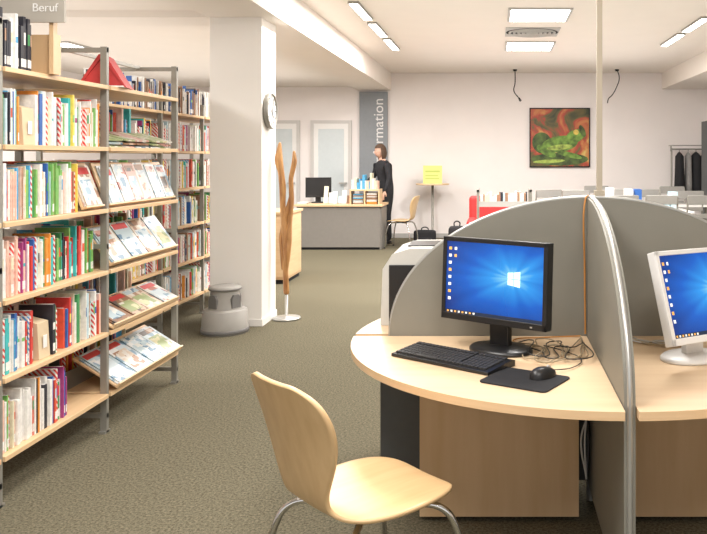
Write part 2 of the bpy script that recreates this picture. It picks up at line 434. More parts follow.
# ------------------------------------------------------------------ step stool
b = MB()
b.lathe([(.0, .42), (.115, .42), (.142, .412), (.148, .40), (.146, .385), (.13, .382), (.128, .375), (.135, .30), (.15, .225), (.152, .215)], 40, 0)
b.lathe([(.152, .215), (.185, .212), (.198, .20), (.212, .03), (.212, .0), (.20, .0)], 40, 0)
b.lathe([(.1475, .397), (.1495, .395), (.149, .388), (.146, .386)], 40, 1)
b.lathe([(.205, .045), (.2155, .04), (.2165, .012), (.211, .008)], 40, 1)
for t in range(4):
    Tt = Matrix.Rotation(t*math.pi/2-.5, 4, 'Z')
    b.prism([(-.05, .23), (.05, .23), (.05, .31), (.03, .345), (-.03, .345), (-.05, .31)], 'x', .12, .150, 1, Tt)
o = b.obj('step_stool', [mat('stool_grey', (.36, .345, .32), .55, noise=.02), mat('stool_band', (.16, .155, .15), .6, noise=.02)]); o.location = (-2.315, 6.69, .001); o.scale = (.92, .92, .95)

# ------------------------------------------------------------------ wall clock
e = empty('wall_clock', (-2.07, 7.10, 1.92)); Rt = Matrix.Rotation(math.pi/2, 4, 'Y')
b = MB()
b.lathe([(0, .0), (.155, .0), (.165, .02), (.165, .045), (.155, .05), (.145, .045), (.143, .035), (0, .035)], 40, 0, Rt)
b.obj('case', [M['steel']], e)
b = MB(); b.lathe([(0, .037), (.143, .037)], 40, 0, Rt)
for h in range(12):
    T = Rt @ Matrix.Rotation(h*math.pi/6, 4, 'Z'); b.box(.108, .132, -.005, .005, .038, .040, 1, T)
for a, l, w in ((.6, .075, .006), (2.6, .11, .004)):
    T = Rt @ Matrix.Rotation(a, 4, 'Z'); b.box(-.015, l, -w, w, .041, .043, 1, T)
b.obj('dial', [M['white'], M['black']], e)

# ------------------------------------------------------------------ wooden sculpture
def skinned(name, verts, edges, rad, m, parent, root=0, sub=2):
    me = bpy.data.meshes.new(name); me.from_pydata(verts, edges, [])
    o = bpy.data.objects.new(name, me); COL.objects.link(o)
    sk = o.modifiers.new('skin', 'SKIN'); sk.use_smooth_shade = True
    sd = me.skin_vertices[0].data
    for i, r in enumerate(rad):
        sd[i].radius = r if hasattr(r, '__len__') else (r, r); sd[i].use_root = (i == root)
    ss = o.modifiers.new('sub', 'SUBSURF'); ss.levels = sub; ss.render_levels = sub
    bpy.context.view_layer.update()
    dg = bpy.context.evaluated_depsgraph_get()
    nm = bpy.data.meshes.new_from_object(o.evaluated_get(dg)); nm.name = name
    bpy.data.objects.remove(o)
    for p in nm.polygons: p.use_smooth = True
    nm.materials.clear(); nm.materials.append(m)
    o = bpy.data.objects.new(name, nm); COL.objects.link(o)
    if parent: o.parent = parent
    return o
e = empty('wooden_sculpture', (-1.93, 7.22, 0))
b = MB(); b.lathe([(0, .0), (.125, .0), (.13, .008), (.125, .018), (.02, .022), (.014, .03), (.014, .28), (0, .28)], 32); b.obj('metal_base', [M['silver']], e)
V = [(0, 0, .22), (-.01, 0, .45), (.01, 0, .65), (-.02, 0, .85), (-.035, 0, 1.05), (-.035, 0, 1.22), (-.05, 0, 1.36), (-.075, 0, 1.47), (-.06, 0, 1.64),
     (.025, .01, .88), (.045, .01, 1.10), (.04, 0, 1.30), (.075, 0, 1.46), (.07, 0, 1.56)]
E = [(0,1),(1,2),(2,3),(3,4),(4,5),(5,6),(6,7),(7,8),(2,9),(9,10),(10,11),(11,12),(12,13)]
skinned('carving', V, E, [.03, .026, .04, .03, .028, .034, .03, .045, .012, .025, .025, .023, .026, .012], M['bronze'], e)
skinned('carving_branch', [(-.03, 0, .45), (-.055, .02, .75), (.0, .0, .98), (.04, 0, 1.15)], [(0,1),(1,2),(2,3)], [.02, .025, .025, .012], M['bronze'], e)

# ------------------------------------------------------------------ wooden cabinet behind pillar
e = MB(); e.box(-3.2, -2.46, 9.2, 9.9, 0.05, .82, 0); e.box(-3.22, -2.44, 9.18, 9.92, .82, .85, 1); e.box(-3.18, -2.48, 9.22, 9.88, 0, .05, 2)
for i in range(2): e.box(-3.17+.36*i, -2.83+.36*i, 9.185, 9.2, .08, .80, 1)
for i in range(2): e.box(-2.87+.08*i, -2.855+.08*i, 9.17, 9.186, .45, .57, 3)
e.box(-2.46, -2.452, 9.23, 9.87, .08, .80, 1)
e.obj('wooden_cabinet', [M['birchv'], M['birch'], M['blackm'], M['silver']], bevel=.002)

# ------------------------------------------------------------------ information counter
e = empty('information_counter')
b = MB(); b.box(-3.20, -1.86, 12.60, 12.63, .04, .70, 0); b.box(-3.20, -3.17, 12.63, 13.25, .0, .70, 0); b.box(-1.87, -1.84, 12.63, 13.25, 0, .70, 0)
b.box(-3.16, -1.88, 12.63, 12.66, 0, .08, 2)
b.box(-3.24, -1.81, 12.56, 13.25, .70, .735, 1)
b.box(-2.35, -1.87, 12.60, 12.95, .95, .975, 1); b.box(-2.35, -2.33, 12.6, 12.95, .735, .95, 1); b.box(-1.89, -1.87, 12.6, 12.95, .735, .95, 1)
b.box(-2.12, -2.10, 12.6, 12.95, .735, .95, 1)
b.obj('counter_body', [M['taupe'], M['birch'], M['blackm']], e, bevel=.003)
b = MB()
x = -2.33
while x < -1.92:
    t = random.uniform(.015, .05); b.box(x, x+t-.004, 12.65, 12.88, .977, .977+random.uniform(.1, .26), random.choice((0, 17, 2, 15, 5, 14, 9, 13))); x += t
for i in range(8):
    z = .74+.02*i; b.box(-2.3, -2.14, 12.64, 12.88, z, z+.015, random.choice((0, 13, 2, 9, 15)))
for i in range(10):
    z = .74+.018*i; b.box(-2.08, -1.92, 12.64, 12.88, z, z+.013, random.choice((0, 1, 13, 5, 15)))
for i in range(6):
    T = Matrix.Translation((-2.80+.075*i, 12.72+.05*(i % 2), .74)) @ Matrix.Rotation(-.3, 4, 'X'); b.box(0, .07, 0, .006, 0.003, random.uniform(.12, .3), random.choice((0, 8, 2, 15, 17, 13)), T)
for i in range(3): b.box(-3.2, -3.06+.01*i, 12.62, 12.8, .737+.01*i, .745+.01*i, 0)
b.obj('counter_papers', BM, e)

def monitor(name, loc, rz, w=.50, h=.335, zc=.28, tilt=0.0, frame='black', base=.12, face_screen=True):
    e = empty(name, loc, rz)
    T = Matrix.Translation((0, 0, zc)) @ Matrix.Rotation(-tilt, 4, 'X')
    bz = .018
    b = MB(); b.box(-w/2, w/2, -.005, .035, -h/2, h/2, 0, T)
    b.box(-w/2, w/2, -.012, -.004, h/2-bz, h/2, 0, T); b.box(-w/2, w/2, -.012, -.004, -h/2, -h/2+bz+.008, 0, T)
    b.box(-w/2, -w/2+bz, -.012, -.004, -h/2, h/2, 0, T); b.box(w/2-bz, w/2, -.012, -.004, -h/2, h/2, 0, T)
    b.box(-w*.3, w*.3, .034, .06, -h*.3, h*.3, 0, T)
    b.obj('housing', [M[frame]], e, bevel=.003)
    b = MB(); b.box(w/2-.07, w/2-.06, -.0125, -.0119, -h/2+.008, -h/2+.014, 0, T); b.obj('buttons', [M['silver']], e)
    sw, sh = w-2*bz, h-2*bz-.008; z0 = -h/2+bz+.008
    me = bpy.data.meshes.new('screen')
    vs = [T @ Vector(p) for p in ((-sw/2, -.0065, z0), (sw/2, -.0065, z0), (sw/2, -.0065, z0+sh), (-sw/2, -.0065, z0+sh))]
    me.from_pydata([tuple(v) for v in vs], [], [(0, 1, 2, 3)]); uv = me.uv_layers.new(name='UVMap')
    for i, c in enumerate(((0, 0), (1, 0), (1, 1), (0, 1))): uv.data[i].uv = c
    me.materials.append(M['screen'] if face_screen else M['black']); o = bpy.data.objects.new('screen', me); COL.objects.link(o); o.parent = e
    if face_screen:
        b = MB()
        def q(x0, x1, y0, y1, m, yy=-.0072):
            X = lambda u: -sw/2+u*sw
            Z = lambda v: z0+v*sh
            b.add([T @ Vector((X(x0), yy, Z(y0))), T @ Vector((X(x1), yy, Z(y0))), T @ Vector((X(x1), yy, Z(y1))), T @ Vector((X(x0), yy, Z(y1)))], [(0, 1, 2, 3)], m)
        def q4(p, m):
            b.add([T @ Vector((-sw/2+u*sw, -.0072, z0+v*sh)) for u, v in p], [(0, 1, 2, 3)], m)
        q4([(.65, .47), (.705, .46), (.705, .545), (.65, .545)], 0); q4([(.711, .459), (.775, .445), (.775, .545), (.711, .545)], 0)
        q4([(.65, .553), (.705, .553), (.705, .64), (.65, .63)], 0); q4([(.711, .553), (.775, .553), (.775, .655), (.711, .641)], 0)
        q(0, 1, 0, .045, 3)
        for i in range(8): q(.025, .055, .88-.1*i, .92-.1*i, 1 if i % 3 else 2)
        for i in range(2): q(.085, .11, .88-.1*i, .92-.1*i, 2 if i % 3 == 1 else 1)
        for i in range(8): q(.02+.04*i, .04+.04*i, .01, .035, 1 if i % 2 else 2, -.0078)
        b.obj('desktop_icons', [M['pane'], M['icon1'], M['icon2'], M['taskbar']], e, fix=False)
    b = MB()
    b.box(-.045, .045, .035, .065, .02, zc)
    b.obj('neck', [M[frame]], e, bevel=.004)
    b = MB(); T2 = Matrix.Translation((0, .05, 0)) @ Matrix.Diagonal((1.15, .85, 1, 1)); b.lathe([(0, .0), (base, .0), (base, .008), (base*.93, .016), (base*.4, .024), (0, .026)], 40, 0, T2)
    b.obj('foot', [M[frame]], e)
    return e
monitor('office_monitor', (-2.93, 12.95, .736), math.radians(20), .42, .33, .26, face_screen=False, base=.1)

# ------------------------------------------------------------------ chairs
def chair(loc, rz, wmat, legm, sc=(1, 1, 1)):
    e = empty('shell_chair', loc, rz, sc)
    P = [(.224,.426,.05),(.219,.432,.11),(.195,.441,.158),(.14,.447,.192),(.06,.446,.207),(-.02,.443,.203),(-.09,.442,.18),(-.14,.449,.145),(-.178,.472,.115),
         (-.198,.515,.112),(-.212,.575,.14),(-.228,.645,.175),(-.246,.715,.196),(-.264,.77,.198),(-.278,.815,.182),(-.287,.842,.15),(-.292,.858,.10)]
    vs = []; fs = []; nc = 9
    for i, (x, z, w) in enumerate(P):
        bk = min(1, max(0, (z-.45)/.15))
        for j in range(nc):
            u = -1+2*j/(nc-1); yy = u*w
            vs.append((x+bk*.9*yy*yy, yy, z+(1-bk)*.25*yy*yy))
    for i in range(len(P)-1):
        for j in range(nc-1):
            a = i*nc+j; fs.append((a, a+1, a+nc+1, a+nc))
    me = bpy.data.meshes.new('shell'); me.from_pydata(vs, [], fs); me.materials.append(wmat)
    for p in me.polygons: p.use_smooth = True
    o = bpy.data.objects.new('shell', me); COL.objects.link(o); o.parent = e
    s = o.modifiers.new('sub', 'SUBSURF'); s.levels = 2; s.render_levels = 2
    s = o.modifiers.new('sol', 'SOLIDIFY'); s.thickness = .012; s.offset = 0
    for n, (sx, sy) in enumerate(((1, 1), (1, -1), (-1, 1), (-1, -1))):
        tube('leg_%d' % (n+1), [(sx*.03, sy*.05, .415), (sx*.09, sy*.11, .418), (sx*.145, sy*.165, .405), (sx*.175, sy*.19, .35), (sx*.22, sy*.215, .012)], .0105, legm, e)
    b = MB(); b.box(-.09, .09, -.09, .09, .412, .432)
    for sx in (1, -1):
        for sy in (1, -1): b.cyl((sx*.22, sy*.215, 0.0005), (sx*.22, sy*.215, .02), .015, n=12)
    b.obj('mount_and_feet', [M['blackm']], e)
    return e
chair((-.405, 2.44, 0), math.radians(44), M['chairwood'], M['chrome'], (1.12, 1.06, 1.01))
chair((.96, 2.30, 0), math.radians(120), M['chairwood'], M['blackm'])
chair((-1.55, 12.95, 0), math.radians(168), M['chairwood'], M['chrome'])

# ------------------------------------------------------------------ workstation
CX, CY, R, HD = .42, 3.42, 1.035, .72
e = empty('round_workstation_desk')
def arc(t0, t1, n=24): return [(CX+R*math.cos(t0+(t1-t0)*i/n), CY+R*math.sin(t0+(t1-t0)*i/n)) for i in range(n+1)]
b = MB()
for q in range(4):
    t0 = q*math.pi/2; t1 = t0+math.pi/2; g = .021
    cs = [(CX+(g if q in (0, 3) else -g), CY+(g if q in (0, 1) else -g))]
    pts = []
    for x, y in arc(t0, t1):
        x = max(x, CX+g) if q in (0, 3) else min(x, CX-g); y = max(y, CY+g) if q in (0, 1) else min(y, CY-g); pts.append((x, y))
    b.prism(cs+pts, 'z', HD-.028, HD, 0, None, 1)
b.obj('desktop_sectors', [M['desk'], M['birch']], e, bevel=.003)
def quarter(L, Hh, n=28):
    return [(L*math.cos(t), HD+Hh*math.sin(t)) for t in [math.pi/2*i/n for i in range(n+1)]]
b = MB(); bl = MB()
edge = []
for k, (L, low) in enumerate(((.88, .92), (.99, .99), (.88, .92), (.95, .93))):
    Q = quarter(L, .60)
    up = [(0, HD-.03), (L, HD-.03)]+Q
    dirs = {0: (-1, 0), 1: (0, -1), 2: (1, 0), 3: (0, 1)}[k]
    for poly, BB, mi in ((up, b, 0), ([(0, .09), (low, .09), (low, HD-.031), (0, HD-.031)], bl, 0)):
        if dirs[0]: BB.prism([(CX+dirs[0]*p, z) for p, z in poly], 'y', CY-.018, CY+.018, mi)
        else: BB.prism([(CY+dirs[1]*p, z) for p, z in poly], 'x', CX-.018, CX+.018, 1 if BB is bl else mi)
    pts = [(CX+dirs[0]*p, CY+dirs[1]*p, z+.004) for p, z in Q]
    pts = [(CX+dirs[0]*(L+.004), CY+dirs[1]*(L+.004), .02 if k in (1, 3) else HD-.1)]+pts
    edge.append(pts)
b.obj('divider_upper', [M['divider']], e); bl.obj('divider_lower', [M['dividerdk'], M['divider']], e)
for i, pts in enumerate(edge): tube('edge_trim_%d' % (i+1), pts, .008 if i != 1 else .0095, M['silver'], e, smooth=False)
b = MB()
for sx, sy, yoff in ((-1, -1, .2), (1, -1, .2), (-1, 1, .2), (1, 1, .2)):
    x0, x1 = CX+sx*.075, CX+sx*.73
    b.box(min(x0, x1), max(x0, x1), CY+sy*yoff-.011, CY+sy*yoff+.011, .02, HD-.031)
    b.box(min(CX+sx*.708, x1), max(CX+sx*.708, x1), min(CY+sy*.03, CY+sy*(yoff-.012)), max(CY+sy*.03, CY+sy*(yoff-.012)), .02, HD-.031)
b.obj('modesty_panels', [M['birchv']], e)
b = MB()
for x, y in ((-.9, 0), (.9, 0), (0, -.95), (0, .9), (0, 0)): b.cyl((CX+x, CY+y, 0), (CX+x, CY+y, .1), .02)
b.obj('feet', [M['silver']], e)
tube('orange_strap', [(CX-.027, CY-.03, HD+.012), (CX-.03, CY-.03, 1.0), (CX-.027, CY-.03, 1.315), (CX-.01, CY, 1.33), (CX+.02, CY+.03, 1.3)], .004, M['orange'], e)
for i in range(3):
    tube('hanging_lead_%d' % i, [(CX-.05, CY-.26, HD-.04), (CX-.055+.01*i, CY-.27, .5), (CX-.04-.015*i, CY-.25, .35), (CX-.05, CY-.27, .2)], .004, M['grey'] if i else M['black'], e)
b = MB(); b.box(-.012, .012, -.012, .012, 0, 1.735); b.box(-.03, .03, -.03, .03, 1.715, 1.735); b.box(-.022, .022, -.022, .022, 0, .03)
o = b.obj('power_pole', [mat('pole_beige', (.46, .40, .31), .5, .2, noise=.02)]); o.location = (CX+.04, CY+.02, 1.323)

D = HD+.001
monitor('computer_monitor', (-.005, 3.10, D), math.radians(-34), .50, .335, .283, tilt=.05)
monitor('computer_monitor', (.79, 2.98, D), math.radians(30), .40, .35, .255, tilt=.30, frame='white')

def keyboard(loc, rz):
    e = empty('computer_keyboard', loc, rz)
    b = MB(); b.prism([(-.085, 0), (.085, 0), (.085, .022), (.07, .025), (-.085, .012)], 'x', -.235, .235); b.obj('case', [M['black']], e, bevel=.004)
    b = MB(); T = Matrix.Translation((0, 0, .0135)) @ Matrix.Rotation(.08, 4, 'X')
    for r in range(6):
        y = -.068+.0225*r+(.006 if r == 5 else 0)
        x = -.225
        while x < .215:
            w = .018
            if r == 0 and abs(x+.09) < .055: w = .115
            if .07 < x < .085 or .145 < x < .155: x += .008
            if x+w > .225: break
            b.box(x, x+w-.003, y, y+.019, .004, .012, 0, T); x += w
    b.obj('keys', [M['keys']], e, bevel=.001)
keyboard((-.165, 2.98, D), math.radians(-36))
e = MB(); pts = []
for cx, cy, a0 in ((.11, .085, 0), (-.11, .085, 90), (-.11, -.085, 180), (.11, -.085, 270)):
    for k in range(5): a = math.radians(a0+22.5*k); pts.append((cx+.02*math.cos(a), cy+.02*math.sin(a)))
e.prism(pts, 'z', 0, .004); o = e.obj('mouse_pad', [M['blackm']]); o.location = (.105, 2.725, D); o.rotation_euler = (0, 0, math.radians(-30))
def mouse(loc, rz):
    e = empty('computer_mouse', loc, rz); b = MB()
    vs = []; n = 20; k = 8; fs = []
    for i in range(k+1):
        ph = math.pi/2*i/k
        for j in range(n):
            t = 2*math.pi*j/n; vs.append((.033*math.cos(t)*math.sin(ph)*(1-.12*math.sin(t)), .058*math.sin(t)*math.sin(ph), .036*math.cos(ph)**.8*(1-.15*math.sin(t)*math.sin(ph)) if i < k else 0))
    for i in range(k):
        for j in range(n): fs.append((i*n+j, (i+1)*n+j, (i+1)*n+(j+1) % n, i*n+(j+1) % n))
    b.add(vs, fs, 0, None, True); b.obj('body', [M['black']], e)
    b = MB(); T = Matrix.Translation((0, .025, .028)) @ Matrix.Rotation(math.pi/2, 4, 'Y'); b.cyl((0, 0, -.004), (0, 0, .004), .009, m=0, T=T); b.obj('scroll_wheel', [M['grey']], e)
mouse((.17, 2.75, D+.0045), math.radians(-50))
e = empty('desk_cables')
random.seed(11)
for i in range(6):
    x0, y0 = random.uniform(.06, .14), 3.17+random.uniform(-.04, .1)
    pts = [(x0, y0, D+.006)]
    for k in range(4):
        pts.append((.15+.055*k+random.uniform(-.04, .04), 3.10+random.uniform(-.2, .16), D+.006+random.uniform(0, .015)))
    pts.append((CX-.05, 3.3+random.uniform(-.1, .07), D+.006))
    tube('cable_%d' % i, pts, .0024, M['black'] if i % 3 == 0 else M['cable'], e)
tube('mouse_cable', [(.205, 2.80, D+.014), (.28, 2.86, D+.006), (.33, 2.98, D+.006), (.28, 3.1, D+.006), (.2, 3.2, D+.006)], .002, M['black'], e)
tube('charger_cable', [(.40-.03, 3.37, D+.006), (.2, 3.34, D+.006), (.08, 3.30, D+.006), (.12, 3.2, D+.006)], .003, M['orange'], e)
for i in range(6):
    pts = [(.48, 3.36-.01*i, D+.006), (.54, 3.30+random.uniform(-.05, .05), D+.02), (.62, 3.28+random.uniform(-.07, .07), D+.006), (.68, 3.24+random.uniform(-.05, .05), D+.01), (.80, 3.2, D+.006)]
    tube('cable_r%d' % i, pts, .003, M['cable'] if i % 2 else M['grey'], e)
e = empty('desktop_printer', (-.295, 3.80, D))
b = MB()
b.prism([(-.235, 0), (.21, 0), (.21, .32), (.17, .355), (-.10, .355), (-.18, .33), (-.225, .26)], 'y', -.19, .2); b.obj('shell', [M['printer']], e, bevel=.012)
b = MB(); b.box(-.195, .17, -.2, -.188, .02, .28, 0); b.box(-.15, .15, -.24, -.19, .10, .115, 0); b.box(-.12, .15, -.1, .12, .354, .36, 0)
b.obj('front_panel', [M['black']], e, bevel=.004)

# ------------------------------------------------------------------ painting
e = empty('framed_painting', (1.20, 14.464, 1.86))
def paint():
    m = bpy.data.materials.new('painting_ground'); m.use_nodes = True
    nt = m.node_tree; bs = nt.nodes['Principled BSDF']; tc = nt.nodes.new('ShaderNodeTexCoord')
    n = nt.nodes.new('ShaderNodeTexNoise'); n.inputs['Scale'].default_value = 2.6; n.inputs['Detail'].default_value = 5; n.inputs['Distortion'].default_value = 1.0
    r = nt.nodes.new('ShaderNodeValToRGB'); e = r.color_ramp.elements
    e[0].position = .34; e[0].color = (.03, .04, .012, 1); e[1].position = .70; e[1].color = (.60, .50, .14, 1)
    k = e.new(.43); k.color = (.12, .09, .02, 1); k = e.new(.50); k.color = (.38, .04, .02, 1); k = e.new(.60); k.color = (.50, .20, .05, 1)
    nt.links.new(tc.outputs['Object'], n.inputs['Vector']); nt.links.new(n.outputs['Fac'], r.inputs['Fac']); nt.links.new(r.outputs['Color'], bs.inputs['Base Color'])
    return m
b = MB(); b.box(-.54, .54, -.01, .03, -.53, .53, 0)
for a in ((-.56, -.54, -.55, .55), (.54, .56, -.55, .55), (-.56, .56, -.55, -.53), (-.56, .56, .53, .55)): b.box(a[0], a[1], -.02, .035, a[2], a[3], 1)
b.obj('canvas', [paint(), M['blackm']], e)
b = MB()
def blob(pts, m, y=-.013):
    b.add([(p[0], y, p[1]) for p in pts], [tuple(range(len(pts)))], m)
def ell(cx, cz, rx, rz, a=0, n=20): return [(cx+rx*math.cos(t)*math.cos(a)-rz*math.sin(t)*math.sin(a), cz+rx*math.cos(t)*math.sin(a)+rz*math.sin(t)*math.cos(a)) for t in [2*math.pi*i/n for i in range(n)]]
blob(ell(0, -.40, .53, .12, 0), 1, -.012); blob(ell(-.33, -.1, .18, .2, .3), 1, -.0122)
blob(ell(.0, -.12, .34, .15, .15), 0); blob(ell(.28, .02, .2, .12, .5), 0, -.0135); blob(ell(-.25, -.25, .2, .08, -.5), 0, -.014)
blob(ell(.18, -.32, .24, .05, -.25), 0, -.0145); blob(ell(.42, .12, .05, .12, .4), 1, -.0145)
blob(ell(.30, .10, .05, .05), 2, -.015); blob(ell(0, -.18, .24, .05, .1), 3, -.0145); blob(ell(-.2, -.44, .3, .035, .05), 3, -.014)
b.obj('painted_frog', [mat('paint_green', (.13, .24, .035), .6, noise=.7, nscale=9), mat('paint_dark_green', (.06, .10, .02), .6, noise=.8, nscale=7), mat('paint_yellow', (.7, .5, .1), .6, noise=.2), mat('paint_lime', (.32, .42, .08), .6, noise=.6, nscale=12)], e, fix=False)

e = empty('information_banner', (-2.26, 14.443, 0))
b = MB(); b.box(-.25, .27, -.01, .05, .001, 2.71, 0); b.obj('board', [mat('banner_grey', (.25, .27, .29), .6, noise=.03)], e, bevel=.004)
text('lettering', 'Information', .265, (.19, -.013, 1.33), (math.pi/2, -math.pi/2, 0), mat('letter_white', (.78, .78, .78), .5, noise=.01), e, .002)

e = empty('high_table', (-1.12, 14.0, 0))
b = MB(); b.lathe([(0, 0), (.22, 0), (.22, .01), (.03, .03), (.022, .04), (.022, 1.0), (0, 1.0)], 24, 0); b.obj('pedestal', [M['steel']], e)
b = MB(); b.lathe([(0, 1.0), (.30, 1.0), (.30, 1.025), (0, 1.025)], 32, 0); b.obj('top', [M['birch']], e)
e = empty('notice_sign', (-1.12, 14.0, 1.026))
b = MB(); b.box(-.17, .17, -.006, 0, .0, .32, 0); b.prism([(-.006, 0), (.1, 0), (.0, .2)], 'x', -.05, .05, 1)
b.box(-.13, .13, -.008, -.006, .20, .23, 1); b.box(-.13, .1, -.008, -.006, .13, .15, 1); b.box(-.13, .12, -.008, -.006, .08, .10, 1)
b.obj('panel', [M['yellow'], mat('sign_print', (.45, .55, .12), .7, noise=.02)], e)

def bag(name, loc, sc, m):
    e = empty(name, loc)
    b = MB(); b.box(-.16, .16, -.1, .1, 0, .42); o = b.obj('sack', [m], e); o.scale = sc
    s = o.modifiers.new('bev', 'BEVEL'); s.width = .06; s.segments = 4
    s = o.modifiers.new('sub', 'SUBSURF'); s.levels = 1; s.render_levels = 1
    b = MB(); b.box(-.11, .11, -.15, -.09, .04, .22); o = b.obj('pocket', [m], e, bevel=.03); o.scale = sc
    tube('handle', [(-.05*sc[0], 0, .40*sc[2]), (-.04*sc[0], 0, .47*sc[2]), (.04*sc[0], 0, .47*sc[2]), (.05*sc[0], 0, .40*sc[2])], .01, m, e)
bag('black_backpack', (-1.20, 13.35, .001), (1.2, 1, .6), M['blackm'])
bag('black_shoulder_bag', (-.56, 11.5, .001), (.8, 1, 1.15), M['blackm'])

e = empty('red_armchair', (.02, 11.2, 0))
b = MB(); b.box(-.4, .4, .2, .36, .12, .93); b.box(-.42, -.28, -.35, .3, .12, .62); b.box(.28, .42, -.35, .3, .12, .62); b.box(-.28, .28, -.36, .2, .18, .44)
b.obj('upholstery', [M['red']], e, bevel=.05)
b = MB()
for x in (-.35, .35):
    for y in (-.28, .28): b.cyl((x, y, 0), (x, y, .13), .02)
b.obj('legs', [M['chrome']], e)
e = empty('book_cart', (.12, 10.2, 0))
b = MB()
for x in (-.34, .34):
    b.box(x-.015, x+.015, -.2, -.17, .1, 1.08); b.box(x-.015, x+.015, .17, .2, .1, 1.08); b.box(x-.015, x+.015, -.2, .2, 1.05, 1.08)
b.obj('frame', [M['steel']], e)
b = MB()
for z in (.2, .52, .86): b.box(-.33, .33, -.19, .19, z, z+.02)
b.box(-.33, .33, -.195, -.185, .86, .93)
b.obj('trays', [M['grey']], e)
b = MB()
for z in (.22, .54, .88):
    x = -.31
    while x < .28:
        t = random.uniform(.015, .04); b.box(x, x+t-.002, -.16, .0, z+.001, z+random.uniform(.10, .18), random.choice((0, 12, 2, 13, 0, 15, 14, 17))); x += t
b.obj('cart_books', BM, e)
b = MB()
for x in (-.3, .3):
    for y in (-.16, .16): b.cyl((x-.012, y, .05), (x+.012, y, .05), .05); b.box(x-.02, x+.02, y-.02, y+.02, .05, .12)
b.obj('castors', [M['blackm']], e)

def table(loc, w=1.4, d=.7):
    e = empty('reading_table', loc); b = MB(); b.box(-w/2, w/2, -d/2, d/2, .72, .745); b.obj('top', [M['white']], e, bevel=.004)
    b = MB()
    for x in (-w/2+.06, w/2-.06):
        for y in (-d/2+.06, d/2-.06): b.cyl((x, y, 0), (x, y, .72), .02)
    b.obj('legs', [M['steel']], e)
dkgrey = mat('chair_back_grey', (.30, .29, .27), .5, .2, noise=.03)
def mchair(loc, rz):
    e = empty('metal_chair', loc, rz)
    for s in (-1, 1):
        tube('side_frame', [(.2*s, -.2, 0.008), (.2*s, -.2, .43), (.2*s, .18, .45), (.2*s, .21, .7), (.2*s, .26, .99)], .012, M['steel'], e, smooth=False)
        tube('rear_leg', [(.2*s, .16, .44), (.2*s, .24, .008)], .012, M['steel'], e, smooth=False)
    b = MB(); b.box(-.2, .2, -.2, .19, .44, .46); b.box(-.2, .2, .225, .24, .70, .76); b.box(-.2, .2, .245, .27, .88, 1.0)
    b.obj('seat_and_back', [dkgrey], e, bevel=.005)
table((2.05, 11.1, 0)); table((1.5, 12.6, 0)); table((3.0, 12.35, 0), .9, .5)
for i, (x, y, r) in enumerate(((1.65, 10.45, 0.1), (2.2, 10.42, -.1), (2.68, 10.40, .1), (1.75, 11.8, 3.0), (2.35, 11.8, 3.2), (1.2, 11.95, .05), (1.75, 13.3, 3.1), (2.85, 11.75, .1), (3.0, 13.0, 3.1), (.75, 12.2, .3))):
    mchair((x, y, 0), r+math.pi)
b = MB()
for i in range(9):
    x = 1.45+.13*i; b.box(x, x+.1, 10.95+.05*(i % 3), 11.15+.05*(i % 3), .747, .747+random.uniform(.05, .32), random.choice((0, 13, 2, 15, 13, 12, 8)))
b.obj('table_papers', BM)

e = empty('coat_rack', (3.5, 14.05, 0))
tube('post_l', [(-.32, 0, .02), (-.32, 0, 1.66)], .016, M['steel'], e, smooth=False); tube('post_r', [(.42, 0, .02), (.42, 0, 1.66)], .016, M['steel'], e, smooth=False)
tube('rail', [(-.34, 0, 1.64), (.44, 0, 1.64)], .014, M['steel'], e, smooth=False)
b = MB(); b.box(-.34, -.30, -.25, .25, 0, .03); b.box(.40, .44, -.25, .25, 0, .03); b.box(-.34, .44, -.15, .15, 1.70, 1.715)
b.box(-.34, -.32, -.02, .02, 1.6, 1.7); b.box(.42, .44, -.02, .02, 1.6, 1.7)
b.obj('feet_and_hat_shelf', [M['steel']], e)
b = MB()
for x, w, l, m in ((-.18, .17, .70, 0), (-.02, .12, .72, 2), (.12, .22, .76, 0), (.28, .18, .70, 1)):
    n = 12; vs = []; fs = []
    prof = [(0.02, 0), (.35, -.03), (.8, -.09), (.85, -.3), (.95, -l*.8), (1.0, -l)]
    for (q, z) in prof:
        for j in range(n):
            t = 2*math.pi*j/n; rr = 1+.1*math.sin(5*t+x*9)
            vs.append((x+.5*w*q*math.cos(t)*rr, .17*q*math.sin(t)*rr, 1.6+z))
    for i in range(len(prof)-1):
        for j in range(n): fs.append((i*n+j, i*n+(j+1) % n, (i+1)*n+(j+1) % n, (i+1)*n+j))
    fs.append(tuple((len(prof)-1)*n+j for j in range(n)))
    b.add(vs, fs, m, None, True)
    b.cyl((x, 0, 1.59), (x, 0, 1.64), .004)
b.obj('hanging_coats', [M['blackm'], M['cloth'], mat('grey_coat', (.25, .24, .23), .9, noise=.1)], e)
b = MB(); b.box(-.3, .3, -.25, .25, .05, 2.1, 0); b.box(-.29, -.01, -.262, -.25, .08, 2.07, 1); b.box(.01, .29, -.262, -.25, .08, 2.07, 1); b.box(-.04, -.03, -.28, -.26, .95, 1.1, 2); b.box(.03, .04, -.28, -.26, .95, 1.1, 2); b.box(-.28, .28, -.23, .23, 0, .05, 1)
o = b.obj('storage_cabinet', [M['dividerdk'], M['taupe'], M['silver']]); o.location = (3.82, 13.05, 0)

